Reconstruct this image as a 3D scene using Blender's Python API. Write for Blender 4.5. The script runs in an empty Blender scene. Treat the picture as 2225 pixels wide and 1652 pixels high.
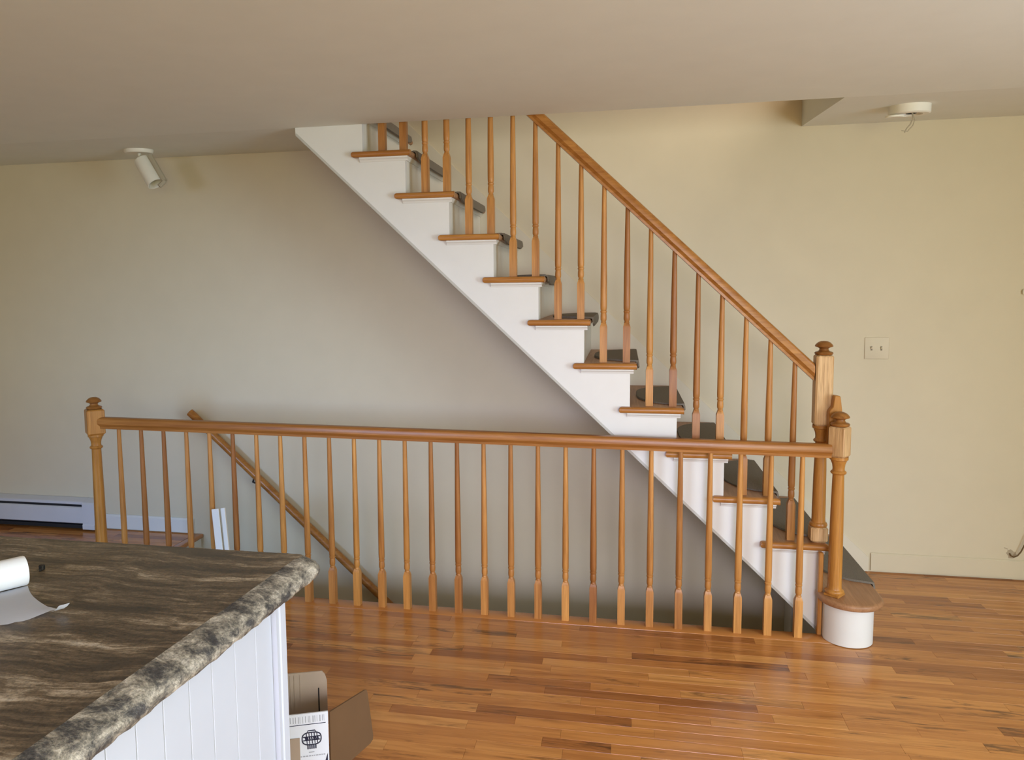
import bpy, bmesh, math, random
from mathutils import Vector, Matrix
random.seed(7)
PI = math.pi
SC = bpy.context.scene
COL = SC.collection

# ------------------------------------------------------------------ camera
F_PX, PITCH, YAW, ROLL, EYE, CX, CY = 1673.8224, 0.09586, -0.19774, -0.01081, 1.54149, 1022.098, 791.004
fwd = Vector((math.sin(YAW)*math.cos(PITCH), math.cos(YAW)*math.cos(PITCH), -math.sin(PITCH)))
rt = Vector((math.cos(YAW), -math.sin(YAW), 0)); up = rt.cross(fwd)
r2 = math.cos(ROLL)*rt + math.sin(ROLL)*up
u2 = -math.sin(ROLL)*rt + math.cos(ROLL)*up
cam_d = bpy.data.cameras.new('camera'); cam = bpy.data.objects.new('camera', cam_d); COL.objects.link(cam)
cam_d.sensor_fit = 'HORIZONTAL'; cam_d.sensor_width = 36; cam_d.lens = F_PX/2225*36
cam_d.shift_x = (1112.5-CX)/2225; cam_d.shift_y = (CY-826)/2225
cam_d.clip_start = 0.05
mw = Matrix((r2, u2, -fwd)).transposed().to_4x4(); mw.translation = (0, 0, EYE); cam.matrix_world = mw
SC.camera = cam

# ------------------------------------------------------------------ light and exposure
world = bpy.data.worlds.new('world'); SC.world = world; world.use_nodes = True
bg = world.node_tree.nodes['Background']; bg.inputs[0].default_value = (0.75, 0.87, 1.0, 1); bg.inputs[1].default_value = 0.12

def area(name, loc, target, sx, sy, power, color, spread=180):
    l = bpy.data.lights.new(name, 'AREA'); l.shape = 'RECTANGLE'; l.size = sx; l.size_y = sy
    l.energy = power; l.color = color; l.spread = math.radians(spread)
    o = bpy.data.objects.new(name, l); COL.objects.link(o); o.location = loc
    d = Vector(target)-Vector(loc); o.rotation_euler = d.to_track_quat('-Z', 'Y').to_euler(); return o
area('daylight_side', (3.22, 0.6, 1.15), (0, 0.6, 1.05), 1.9, 1.9, 146, (0.66, 0.84, 1.0))
area('warm_fill_rear', (1.3, -2.42, 1.45), (0.3, 2, 0.2), 2.3, 1.4, 72, (1.0, 0.98, 0.42))  # added warm fill at the rear window, no known lamp there
area('sky_rear', (0.5, -2.42, 1.6), (-0.6, 4.39, -0.4), 2.0, 1.0, 21, (0.62, 0.63, 1.0), 50)
area('warm_fill_kitchen', (-3.0, -2.42, 1.55), (-2.4, 2, -0.3), 1.6, 1.1, 20, (1.0, 0.84, 0.76))  # added warm fill by the kitchen window, strength fitted, not a known lamp
area('sky_kitchen', (-2.9, -2.42, 1.6), (-2.2, 4.39, -0.5), 1.6, 1.0, 20, (0.25, 0.52, 1.0), 50)
area('upstairs_window_light', (2.3, 3.0, 3.9), (0, 4.3, 2.5), 1.4, 1.4, 40, (1.0, 0.89, 0.78))  # area light added for an upstairs window; the landing is built closed
area('fill_basement', (-3.5, 3.95, -1.2), (0, 3.95, -1.2), 0.6, 0.8, 85, (1.0, 0.96, 0.92))  # added fill to brighten the lower stairwell wall, no basement lamp known
SC.view_settings.view_transform = 'Standard'; SC.view_settings.look = 'None'
SC.view_settings.gamma = 1.0; SC.view_settings.use_curve_mapping = False
SC.view_settings.exposure = 0.0

# ------------------------------------------------------------------ material helpers
def new_mat(name):
    m = bpy.data.materials.new(name); m.use_nodes = True
    nt = m.node_tree; b = nt.nodes['Principled BSDF']; return m, nt, b
def ramp(nt, stops):
    n = nt.nodes.new('ShaderNodeValToRGB'); e = n.color_ramp.elements
    while len(e) < len(stops): e.new(0.5)
    for i, (p, c) in enumerate(stops): e[i].position = p; e[i].color = (*c, 1)
    return n
def coords(nt, scale, rand=True, kind='Object', rot=(0, 0, 0)):
    tc = nt.nodes.new('ShaderNodeTexCoord'); mp = nt.nodes.new('ShaderNodeMapping')
    mp.inputs['Scale'].default_value = scale; mp.inputs['Rotation'].default_value = rot
    src = tc.outputs[kind]
    if rand:
        oi = nt.nodes.new('ShaderNodeObjectInfo'); ml = nt.nodes.new('ShaderNodeMath'); ml.operation = 'MULTIPLY'; ml.inputs[1].default_value = 7.3
        ad = nt.nodes.new('ShaderNodeVectorMath'); ad.operation = 'ADD'
        nt.links.new(oi.outputs['Random'], ml.inputs[0]); nt.links.new(src, ad.inputs[0]); nt.links.new(ml.outputs[0], ad.inputs[1]); src = ad.outputs[0]
    nt.links.new(src, mp.inputs['Vector']); return mp.outputs[0]
def noise(nt, vec, scale, detail=4, rough=0.55, dist=0.0):
    n = nt.nodes.new('ShaderNodeTexNoise'); n.inputs['Scale'].default_value = scale; n.inputs['Detail'].default_value = detail
    n.inputs['Roughness'].default_value = rough; n.inputs['Distortion'].default_value = dist
    nt.links.new(vec, n.inputs['Vector']); return n.outputs['Fac']
def mix(nt, a, b, fac, mode='MIX'):
    n = nt.nodes.new('ShaderNodeMix'); n.data_type = 'RGBA'; n.blend_type = mode
    for s, v in ((n.inputs[6], a), (n.inputs[7], b), (n.inputs[0], fac)):
        if isinstance(v, (int, float)): s.default_value = v
        elif isinstance(v, tuple): s.default_value = (*v, 1)
        else: nt.links.new(v, s)
    return n.outputs[2]
def bump(nt, b, h, strength, dist=0.002):
    n = nt.nodes.new('ShaderNodeBump'); n.inputs['Strength'].default_value = strength; n.inputs['Distance'].default_value = dist
    nt.links.new(h, n.inputs['Height']); nt.links.new(n.outputs[0], b.inputs['Normal'])

def plain(name, c, rough=0.5, spec=0.4, bumpy=0.0, var=0.04):
    m, nt, b = new_mat(name)
    v = coords(nt, (1, 1, 1), False)
    f = noise(nt, v, 6, 3)
    r = ramp(nt, [(0.3, tuple(x*(1-var) for x in c)), (0.7, tuple(min(1, x*(1+var)) for x in c))]); nt.links.new(f, r.inputs[0])
    nt.links.new(r.outputs[0], b.inputs['Base Color'])
    b.inputs['Roughness'].default_value = rough; b.inputs['Specular IOR Level'].default_value = spec
    if bumpy: bump(nt, b, noise(nt, v, 260, 2), bumpy, 0.001)
    return m
def oak(name, dark, light, axis='x', rough=0.32, vary=0.22, grain=1.0):
    m, nt, b = new_mat(name)
    s = {'x': (1.2, 26, 26), 'y': (26, 1.2, 26), 'z': (26, 26, 1.2)}[axis]
    v = coords(nt, s)
    f1 = noise(nt, v, 1.6, 5, 0.6, 0.7); f2 = noise(nt, v, 7, 3, 0.6)
    mid = tuple((a+c)/2 for a, c in zip(dark, light))
    r = ramp(nt, [(0.28, dark), (0.5, mid), (0.72, light)]); nt.links.new(f1, r.inputs[0])
    r2_ = ramp(nt, [(0.35, (0.72*1, 0.66, 0.6)), (0.55, (1, 1, 1))]); nt.links.new(f2, r2_.inputs[0])
    c = mix(nt, r.outputs[0], r2_.outputs[0], 0.55*grain, 'MULTIPLY')
    oi = nt.nodes.new('ShaderNodeObjectInfo')
    r3 = ramp(nt, [(0.0, (1-vary, 1-vary*1.25, 1-vary*1.3)), (0.5, (1, 1, 1)), (1.0, (1+vary*.3, 1+vary*.45, 1+vary*.3))]); nt.links.new(oi.outputs['Random'], r3.inputs[0])
    c = mix(nt, c, r3.outputs[0], 1.0, 'MULTIPLY')
    nt.links.new(c, b.inputs['Base Color']); b.inputs['Roughness'].default_value = rough
    b.inputs['Specular IOR Level'].default_value = 0.32
    bump(nt, b, f2, 0.12, 0.001)
    return m

M = {}
M['wall'] = plain('wall paint cream', (0.655, 0.572, 0.42), 0.75, 0.2, 0.12, 0.015)
M['ceiling'] = plain('ceiling paint', (0.79, 0.79, 0.715), 0.85, 0.15, 0.1, 0.015)
M['white'] = plain('white trim paint', (0.72, 0.70, 0.655), 0.42, 0.4, 0.0, 0.02)
M['white_warm'] = plain('off white riser paint', (0.72, 0.69, 0.61), 0.5, 0.35, 0.0, 0.02)
M['island'] = plain('cool white island paint', (0.53, 0.56, 0.62), 0.4, 0.4, 0.0, 0.015)
M['skirt'] = plain('cream skirtboard paint', (0.665, 0.60, 0.475), 0.5, 0.3, 0.0, 0.015)
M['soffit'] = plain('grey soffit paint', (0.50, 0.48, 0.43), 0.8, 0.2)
M['metal_white'] = plain('white enamel', (0.62, 0.62, 0.64), 0.35, 0.5, 0.0, 0.02)
M['dark'] = plain('dark recess', (0.02, 0.02, 0.022), 0.6, 0.3)
M['black'] = plain('black metal', (0.015, 0.015, 0.015), 0.45, 0.5)
M['sub'] = plain('subfloor', (0.06, 0.03, 0.015), 0.9, 0.1)
M['kraft'] = plain('kraft cardboard', (0.145, 0.080, 0.038), 0.85, 0.15, 0.1, 0.06)  # the flap's shade is put into this colour, darker than plain kraft
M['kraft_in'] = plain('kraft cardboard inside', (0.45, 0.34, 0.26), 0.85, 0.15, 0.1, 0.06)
M['card_white'] = plain('white printed cardboard', (0.82, 0.84, 0.92), 0.55, 0.35, 0.0, 0.02)
M['ink'] = plain('black ink', (0.03, 0.03, 0.06), 0.6, 0.2)
M['ink_grey'] = plain('grey ink', (0.42, 0.43, 0.48), 0.6, 0.2)
M['paper'] = plain('white paper', (0.88, 0.89, 0.92), 0.7, 0.2, 0.0, 0.02)
M['plate'] = plain('ivory switch plate', (0.665, 0.58, 0.43), 0.6, 0.25)
M['toggle'] = plain('toggle slot', (0.2, 0.16, 0.11), 0.5, 0.3)
M['cable'] = plain('brown cable', (0.14, 0.085, 0.035), 0.6, 0.3)
M['plaster'] = plain('broken plaster', (0.38, 0.31, 0.22), 0.95, 0.1, 0.5, 0.3)
M['fixture'] = plain('white fixture enamel', (0.80, 0.76, 0.66), 0.4, 0.4)
M['fixture_in'] = plain('fixture inside', (0.42, 0.36, 0.26), 0.5, 0.3)
OD, OL = (0.32, 0.118, 0.022), (0.54, 0.245, 0.058)
M['oak_x'] = oak('oak rail', OD, OL, 'x', 0.3)
M['oak_y'] = oak('oak tread return', OD, OL, 'y')
M['oak_z'] = oak('oak turned', (0.34, 0.130, 0.030), (0.60, 0.285, 0.078), 'z', 0.38, 0.34)
M['oak_newel'] = oak('oak newel', (0.34, 0.135, 0.026), (0.52, 0.235, 0.05), 'z', 0.33, 0.12)
M['oak_block'] = oak('pale oak block', (0.48, 0.27, 0.11), (0.82, 0.56, 0.29), 'z', 0.5, 0.05, 1.8)
M['oak_dark'] = oak('oak dark finial', (0.20, 0.075, 0.016), (0.38, 0.16, 0.038), 'x', 0.3, 0.05)
M['oak_tread'] = oak('worn oak tread', (0.30, 0.145, 0.065), (0.44, 0.23, 0.11), 'y', 0.42, 0.1)
# carpet
m, nt, b = new_mat('grey brown carpet'); v = coords(nt, (1, 1, 1), False)
f = noise(nt, v, 420, 2, 0.7); r = ramp(nt, [(0.3, (0.15, 0.128, 0.10)), (0.7, (0.27, 0.235, 0.19))]); nt.links.new(f, r.inputs[0])
nt.links.new(r.outputs[0], b.inputs['Base Color']); b.inputs['Roughness'].default_value = 0.95; b.inputs['Specular IOR Level'].default_value = 0.1
bump(nt, b, f, 0.7, 0.003); M['carpet'] = m
# floor planks
m, nt, b = new_mat('oak strip floor')
at = nt.nodes.new('ShaderNodeAttribute'); at.attribute_name = 'tint'
sp = nt.nodes.new('ShaderNodeSeparateColor'); nt.links.new(at.outputs['Color'], sp.inputs[0])
tc = nt.nodes.new('ShaderNodeTexCoord'); ad = nt.nodes.new('ShaderNodeVectorMath'); ad.operation = 'ADD'
cb = nt.nodes.new('ShaderNodeCombineXYZ'); ml = nt.nodes.new('ShaderNodeMath'); ml.operation = 'MULTIPLY'; ml.inputs[1].default_value = 40
nt.links.new(sp.outputs[2], ml.inputs[0]); nt.links.new(ml.outputs[0], cb.inputs[0]); nt.links.new(ml.outputs[0], cb.inputs[2])
nt.links.new(tc.outputs['Object'], ad.inputs[0]); nt.links.new(cb.outputs[0], ad.inputs[1])
mp = nt.nodes.new('ShaderNodeMapping'); mp.inputs['Scale'].default_value = (2.0, 30, 30); nt.links.new(ad.outputs[0], mp.inputs[0])
base = ramp(nt, [(0.0, (0.24, 0.080, 0.020)), (0.2, (0.42, 0.158, 0.040)), (0.55, (0.56, 0.235, 0.060)), (1.0, (0.66, 0.315, 0.092))]); nt.links.new(sp.outputs[0], base.inputs[0])
f1 = noise(nt, mp.outputs[0], 1.3, 5, 0.6, 0.6)
g = ramp(nt, [(0.3, (0.60, 0.50, 0.42)), (0.58, (1.08, 1.08, 1.08))]); nt.links.new(f1, g.inputs[0])
c = mix(nt, base.outputs[0], g.outputs[0], 0.75, 'MULTIPLY')
mp3 = nt.nodes.new('ShaderNodeMapping'); mp3.inputs['Scale'].default_value = (5.5, 42, 42); nt.links.new(ad.outputs[0], mp3.inputs[0])
f3 = noise(nt, mp3.outputs[0], 0.8, 4, 0.65, 1.0)
a2 = nt.nodes.new('ShaderNodeMath'); a2.operation = 'ADD'; nt.links.new(f3, a2.inputs[0]); nt.links.new(sp.outputs[1], a2.inputs[1])
st = ramp(nt, [(0.68, (0, 0, 0)), (0.86, (1, 1, 1))]); nt.links.new(a2.outputs[0], st.inputs[0])
c = mix(nt, c, mix(nt, c, (0.085, 0.036, 0.014), 0.82), st.outputs[0])
nt.links.new(c, b.inputs['Base Color'])
b.inputs['Roughness'].default_value = 0.22; b.inputs['Specular IOR Level'].default_value = 0.5
bump(nt, b, f1, 0.06, 0.001); M['plank'] = m
# granite
m, nt, b = new_mat('streaked brown granite')
v0 = coords(nt, (1, 1, 1), False)
nn = nt.nodes.new('ShaderNodeTexNoise'); nn.inputs['Scale'].default_value = 3.5; nn.inputs['Detail'].default_value = 3; nt.links.new(v0, nn.inputs['Vector'])
sb = nt.nodes.new('ShaderNodeVectorMath'); sb.operation = 'SUBTRACT'; sb.inputs[1].default_value = (0.5, 0.5, 0.5); nt.links.new(nn.outputs['Color'], sb.inputs[0])
sc = nt.nodes.new('ShaderNodeVectorMath'); sc.operation = 'SCALE'; sc.inputs['Scale'].default_value = 0.09; nt.links.new(sb.outputs[0], sc.inputs[0])
av = nt.nodes.new('ShaderNodeVectorMath'); av.operation = 'ADD'; nt.links.new(v0, av.inputs[0]); nt.links.new(sc.outputs[0], av.inputs[1])
mp = nt.nodes.new('ShaderNodeMapping'); mp.inputs['Scale'].default_value = (2.0, 19, 19); mp.inputs['Rotation'].default_value = (0, 0, math.radians(-14)); nt.links.new(av.outputs[0], mp.inputs[0])
f = noise(nt, mp.outputs[0], 1.2, 9, 0.74, 0.2)
r = ramp(nt, [(0.32, (0.022, 0.020, 0.021)), (0.45, (0.075, 0.055, 0.038)), (0.54, (0.17, 0.125, 0.08)), (0.62, (0.42, 0.345, 0.25)), (0.72, (0.68, 0.62, 0.52))]); nt.links.new(f, r.inputs[0])
fs = noise(nt, v0, 130, 4, 0.75); rs = ramp(nt, [(0.36, (0.35, 0.35, 0.36)), (0.56, (1.15, 1.13, 1.1))]); nt.links.new(fs, rs.inputs[0])
c = mix(nt, r.outputs[0], rs.outputs[0], 0.6, 'MULTIPLY'); nt.links.new(c, b.inputs['Base Color'])
b.inputs['Roughness'].default_value = 0.3; b.inputs['Specular IOR Level'].default_value = 0.5; bump(nt, b, fs, 0.05, 0.001)
M['granite'] = m
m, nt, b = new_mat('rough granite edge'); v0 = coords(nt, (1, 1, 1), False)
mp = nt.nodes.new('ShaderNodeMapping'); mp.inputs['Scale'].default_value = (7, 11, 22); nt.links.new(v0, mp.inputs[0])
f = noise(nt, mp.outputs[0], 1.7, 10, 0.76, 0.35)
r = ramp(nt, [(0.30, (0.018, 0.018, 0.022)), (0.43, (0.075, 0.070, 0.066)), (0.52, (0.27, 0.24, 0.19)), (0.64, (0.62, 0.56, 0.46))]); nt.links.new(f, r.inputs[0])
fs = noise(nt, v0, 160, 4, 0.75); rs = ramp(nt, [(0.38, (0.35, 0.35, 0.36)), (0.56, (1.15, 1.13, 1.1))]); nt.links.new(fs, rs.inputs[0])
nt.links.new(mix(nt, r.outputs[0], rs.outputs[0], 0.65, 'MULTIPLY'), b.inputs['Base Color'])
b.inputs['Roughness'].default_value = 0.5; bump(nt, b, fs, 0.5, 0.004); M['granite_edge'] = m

# ------------------------------------------------------------------ mesh helpers
def bm_box(bm, x0, x1, y0, y1, z0, z1, bev=0.0, seg=2):
    r = bmesh.ops.create_cube(bm, size=1.0); vs = r['verts']
    for v in vs: v.co = Vector(((x0+x1)/2+v.co.x*(x1-x0), (y0+y1)/2+v.co.y*(y1-y0), (z0+z1)/2+v.co.z*(z1-z0)))
    if bev:
        es = list({e for v in vs for e in v.link_edges})
        bmesh.ops.bevel(bm, geom=es, offset=bev, segments=seg, affect='EDGES', profile=0.5)
    return bm
def bm_prism(bm, poly, d0, d1, axis):
    """extrude a 2-D polygon: axis 'z' -> poly is xy; 'y' -> poly is xz; 'x' -> poly is yz"""
    def P(p, d):
        return {'z': (p[0], p[1], d), 'y': (p[0], d, p[1]), 'x': (d, p[0], p[1])}[axis]
    a = [bm.verts.new(P(p, d0)) for p in poly]; c = [bm.verts.new(P(p, d1)) for p in poly]
    n = len(poly)
    bm.faces.new(a); bm.faces.new(c[::-1])
    for i in range(n): bm.faces.new((a[i], c[i], c[(i+1) % n], a[(i+1) % n]))
    bmesh.ops.recalc_face_normals(bm, faces=bm.faces[:]); return bm
def bm_lathe(bm, prof, n=16, center=(0, 0, 0), M4=None):
    rings = []
    for r, z in prof:
        ring = []
        for i in range(n):
            a = 2*PI*i/n; p = Vector((r*math.cos(a), r*math.sin(a), z))
            if M4: p = M4 @ p
            ring.append(bm.verts.new(p+Vector(center)))
        rings.append(ring)
    for q in range(len(rings)-1):
        for i in range(n):
            bm.faces.new((rings[q][i], rings[q][(i+1) % n], rings[q+1][(i+1) % n], rings[q+1][i]))
    if prof[0][0] > 1e-6: bm.faces.new(rings[0][::-1])
    if prof[-1][0] > 1e-6: bm.faces.new(rings[-1])
    return bm
def bm_tube(bm, pts, rad, n=8):
    pts = [Vector(p) for p in pts]; rings = []
    for i, p in enumerate(pts):
        t = (pts[min(i+1, len(pts)-1)]-pts[max(i-1, 0)]).normalized()
        a = t.orthogonal().normalized() if i == 0 else (prev-t*prev.dot(t)).normalized()
        prev = a; c = t.cross(a)
        rings.append([bm.verts.new(p+(a*math.cos(2*PI*k/n)+c*math.sin(2*PI*k/n))*rad) for k in range(n)])
    for q in range(len(rings)-1):
        for k in range(n): bm.faces.new((rings[q][k], rings[q][(k+1) % n], rings[q+1][(k+1) % n], rings[q+1][k]))
    bm.faces.new(rings[0][::-1]); bm.faces.new(rings[-1]); return bm
def to_mesh(name, bm, m, smooth=True, ang=35):
    bmesh.ops.recalc_face_normals(bm, faces=bm.faces[:])
    me = bpy.data.meshes.new(name); bm.to_mesh(me); bm.free()
    if m: me.materials.append(m)
    if smooth:
        me.shade_smooth(); me.set_sharp_from_angle(angle=math.radians(ang))
    return me
def obj(name, bm, m, parent=None, loc=None, smooth=True, ang=35):
    me = bm if isinstance(bm, bpy.types.Mesh) else to_mesh(name, bm, m, smooth, ang)
    o = bpy.data.objects.new(name, me); COL.objects.link(o)
    if loc: o.location = loc
    if parent: o.parent = parent; 
    if parent and not loc: o.matrix_parent_inverse = Matrix.Translation(-world_loc(parent))
    if parent and loc: o.location = Vector(loc)-world_loc(parent)
    return o
def world_loc(o):
    v = Vector(o.location)
    if o.parent: v = world_loc(o.parent)+o.matrix_parent_inverse.translation+v
    return v
def thing(name, label, cat, loc=(0, 0, 0), group=None):
    o = bpy.data.objects.new(name, None); COL.objects.link(o); o.location = loc; o.empty_display_size = 0.1
    return tag(o, label, cat, group)
def tag(o, label, cat, group=None):
    o['label'] = label; o['category'] = cat
    if group: o['group'] = group
    return o
def struct(name, bm, m, label, cat, smooth=False):
    o = obj(name, bm, m, smooth=smooth); o['kind'] = 'structure'; o['label'] = label; o['category'] = cat; return o
B = bmesh.new

# ------------------------------------------------------------------ dimensions
YG, YS, YW = 3.489, 3.577, 4.389          # guard rail, stair stringer face, far wall
X0, RUN, RISE = -1.27815, 0.20958, 0.2    # tread 11 tip, run, rise
ZC, ZCW = 2.330, 2.374                    # ceiling, and ceiling at the far wall
XOL, XOR = -1.572, 0.900                  # ends of the stair opening in the ceiling
WELL_L, WELL_R, WELL_F = -2.665, 0.905, 3.525
XL, XR, YB = -5.0, 3.2, -2.5
Z2 = 2.60
def tip(k): return X0+(11-k)*RUN           # left tip of tread k
def ceil_z(y): return ZC if y < 3.575 else ZC+(ZCW-ZC)*(y-3.575)/(YW-3.575)

# ------------------------------------------------------------------ room shell
bm = B(); bm_box(bm, XL-.1, XR+.1, YW, YW+.1, -2.5, 5.0)
wall_back = struct('wall_back', bm, M['wall'], 'cream painted far wall behind the staircase', 'wall')
bm = B(); bm_box(bm, XL-.1, XL, YB, YW, -.25, Z2)
struct('wall_left', bm, M['wall'], 'cream painted side wall out of view to the left', 'wall')
def wall_with_hole(axis, c0, c1, a0, a1, z0, z1, h0, h1, hz0, hz1):
    bm = B()
    for p0, p1, q0, q1 in ((a0, h0, z0, z1), (h1, a1, z0, z1), (h0, h1, z0, hz0), (h0, h1, hz1, z1)):
        if axis == 'x': bm_box(bm, c0, c1, p0, p1, q0, q1)
        else: bm_box(bm, p0, p1, c0, c1, q0, q1)
    return bm
struct('wall_right', wall_with_hole('x', XR, XR+.1, YB, YW, -.25, Z2, -.35, 1.55, .2, 2.1), M['wall'], 'cream painted side wall with a tall window, out of view to the right', 'wall')
bm_f = wall_with_hole('y', YB-.1, YB, -1.0, XR, -.25, Z2, 0.15, 2.45, .75, 2.15)
for p0, p1, q0, q1 in ((XL, -3.8, -.25, Z2), (-2.2, -1.0, -.25, Z2), (-3.8, -2.2, -.25, 1.0), (-3.8, -2.2, 2.1, Z2)):
    bm_box(bm_f, p0, p1, YB-.1, YB, q0, q1)
struct('wall_front', bm_f, M['wall'], 'cream painted wall with two windows behind the viewer', 'wall')
def window(name, axis, c, h0, h1, z0, z1, label):
    bm = B(); t = .05
    for p0, p1, q0, q1 in ((h0, h0+t, z0, z1), (h1-t, h1, z0, z1), (h0+t, h1-t, z0, z0+t), (h0+t, h1-t, z1-t, z1), ((h0+h1)/2-.02, (h0+h1)/2+.02, z0+t, z1-t)):
        if axis == 'x': bm_box(bm, c+.03, c+.08, p0, p1, q0, q1, .004, 1)
        else: bm_box(bm, p0, p1, c-.08, c-.03, q0, q1, .004, 1)
    struct(name, bm, M['white'], label, 'window')
window('window_1', 'x', XR, -.35, 1.55, .2, 2.1, 'white window frame in the right side wall, out of view')
window('window_2', 'y', YB, 0.15, 2.45, .75, 2.15, 'wide white window frame behind the viewer, to the right')
window('window_3', 'y', YB, -3.8, -2.2, 1.0, 2.1, 'small white kitchen window frame behind the viewer, to the left')

# ceiling with the stair opening
bm = B(); bm_box(bm, XL, XR, YB, 3.575, ZC, Z2)
for xa, xb in ((XL, XOL), (XOR, XR)):
    bm_prism(bm, [(3.575, ZC), (YW, ZCW), (YW, Z2), (3.575, Z2)], xa, xb, 'x')
struct('ceiling', bm, M['ceiling'], 'pale painted ceiling with a long opening above the stairs', 'ceiling')
# upper storey shell
bm = B(); bm_box(bm, XL-.1, XR+.1, YB, YW, 4.9, 5.0); bm_box(bm, XL-.1, XL, YB, YW, Z2, 4.9); bm_box(bm, XR, XR+.1, YB, YW, Z2, 4.9); bm_box(bm, XL, XR, 2.2, 2.3, Z2, 4.9)
struct('wall_upper', bm, M['wall'], 'walls of the upper landing, hidden above the ceiling', 'wall')
# basement shell
bm = B(); bm_box(bm, XL, XR+.1, WELL_F-.1, WELL_F, -2.5, -.03); bm_box(bm, XL, XL+.1, WELL_F, YW, -2.5, -.26); bm_box(bm, XL, XR, WELL_F, YW, -2.5, -2.4)
struct('wall_basement', bm, M['wall'], 'walls and floor below the stairwell opening', 'wall')
bm = B(); bm_box(bm, WELL_R-.006, WELL_R+.08, WELL_F+.014, YW, -2.4, .0005)
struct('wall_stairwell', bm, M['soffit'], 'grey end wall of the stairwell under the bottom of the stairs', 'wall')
bm = B(); bm_box(bm, WELL_R-.020, WELL_R-.006, YW-.17, YW-.002, -1.6, -.1, .003, 1)
struct('trim_1', bm, M['white'], 'narrow white board in the far corner of the stairwell', 'trim')

# floor
bm = B()
for xa, xb, ya, yb in ((XL, XR, YB, WELL_F), (XL, WELL_L, WELL_F, YW), (WELL_R, XR, WELL_F, YW)):
    bm_box(bm, xa, xb, ya, yb, -.25, -.014)
floor = struct('floor', bm, M['sub'], 'oak strip floor with varied brown planks around the stairwell', 'floor')
def project(p):
    d = Vector(p)-Vector((0, 0, EYE)); z = d.dot(fwd)
    if z < .1: return None
    return (CX+F_PX*d.dot(r2)/z, CY-F_PX*d.dot(u2)/z, z)
PW = 0.0572; planks = []
row = 0; rnd = random.Random(21)
y_edge = 3.440
ys = [y_edge-PW*i for i in range(1, 105)] + [y_edge+PW*i for i in range(0, 17)]
for y in ys:
    if y < YB: continue
    y1 = min(y+PW, YW-.001)
    spans = [(XL, XR)] if y+PW < y_edge+.001 else [(XL, WELL_L-.03), (WELL_R+.0, XR)]
    for sa, sb in spans:
        x = sa - rnd.uniform(0, .5)
        while x < sb:
            L = rnd.choice((.22, .3, .38, .45, .55, .7, .9))*rnd.uniform(.85, 1.15)
            a, b_ = max(x, sa), min(x+L, sb)
            if b_-a > .02: planks.append((a, b_, y, y1, rnd))
            x += L
def plank_bm(bm, a, b_, y, y1, dz=0):
    g = .00025; e = .0005
    zt, zb = 0+dz, -.014
    lo = [bm.verts.new((px, py, zb)) for px, py in ((a+g, y+g), (b_-g, y+g), (b_-g, y1-g), (a+g, y1-g))]
    mi = [bm.verts.new((v.co.x, v.co.y, zt-e)) for v in lo]
    tp = [bm.verts.new((px, py, zt)) for px, py in ((a+g+e*.5, y+g+e*.5), (b_-g-e*.5, y+g+e*.5), (b_-g-e*.5, y1-g-e*.5), (a+g+e*.5, y1-g-e*.5))]
    fs = [bm.faces.new(tp)]
    for q in range(4):
        fs.append(bm.faces.new((lo[q], lo[(q+1) % 4], mi[(q+1) % 4], mi[q]))); fs.append(bm.faces.new((mi[q], mi[(q+1) % 4], tp[(q+1) % 4], tp[q])))
    return fs
def blocked(px, py):       # hidden by the countertop or the bullnose step
    return px < 600 and py > 1190
scored = []
for pl in planks:
    a, b_, y, y1, _ = pl; s = 0; n = 0
    for i in range(9):
        x = a+(b_-a)*(i+.5)/9; q = project((x, (y+y1)/2, 0))
        if q and 0 < q[0] < 2225 and 0 < q[1] < 1652 and not blocked(q[0], q[1]): n += 1; s = max(s, 1/q[2]**3)
    scored.append((n/9*(b_-a)*s, pl))
scored.sort(key=lambda t: -t[0])
rest = B(); lay = rest.loops.layers.float_color.new('tint')
nvis = 0
for s, (a, b_, y, y1, _) in scored:
    tone = min(1, max(0, random.gauss(.55, .2))); 
    if random.random() < .1: tone *= .25
    streak = random.choice((0, 0, .03, .06, .1, .15, .2)); t3 = (tone, streak, random.random(), 1)
    if s > 0 and nvis < 300:
        nvis += 1; bm = B(); l2 = bm.loops.layers.float_color.new('tint')
        for f in plank_bm(bm, a, b_, y, y1, random.uniform(-.0002, .0002)):
            for lp in f.loops: lp[l2] = t3
        obj('plank', bm, M['plank'], floor, smooth=False)
    else:
        for f in plank_bm(rest, a, b_, y, y1):
            for lp in f.loops: lp[lay] = t3
o = obj('plank_field', rest, M['plank'], floor, smooth=False); o['kind'] = 'stuff'
def tinted(bm, tone, streak=0.0):
    l = bm.loops.layers.float_color.new('tint')
    for f in bm.faces:
        for lp in f.loops: lp[l] = (tone, streak, random.random(), 1)
    return bm
bm = B(); bm_box(bm, WELL_L-.03, WELL_R, y_edge+.001, WELL_F+.012, -.022, .002, .007, 2); tinted(bm, .45, .02)
obj('nosing_board', bm, M['plank'], floor)['label'] = 'oak edge board of the floor under the guard railing'
bm = B(); bm_box(bm, WELL_L-.03, WELL_L+.028, WELL_F+.013, YW-.002, -.024, .003, .009, 3); tinted(bm, .35, .02)
obj('nosing_board', bm, M['plank'], floor)['label'] = 'oak edge board at the top of the basement stairs'

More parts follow.
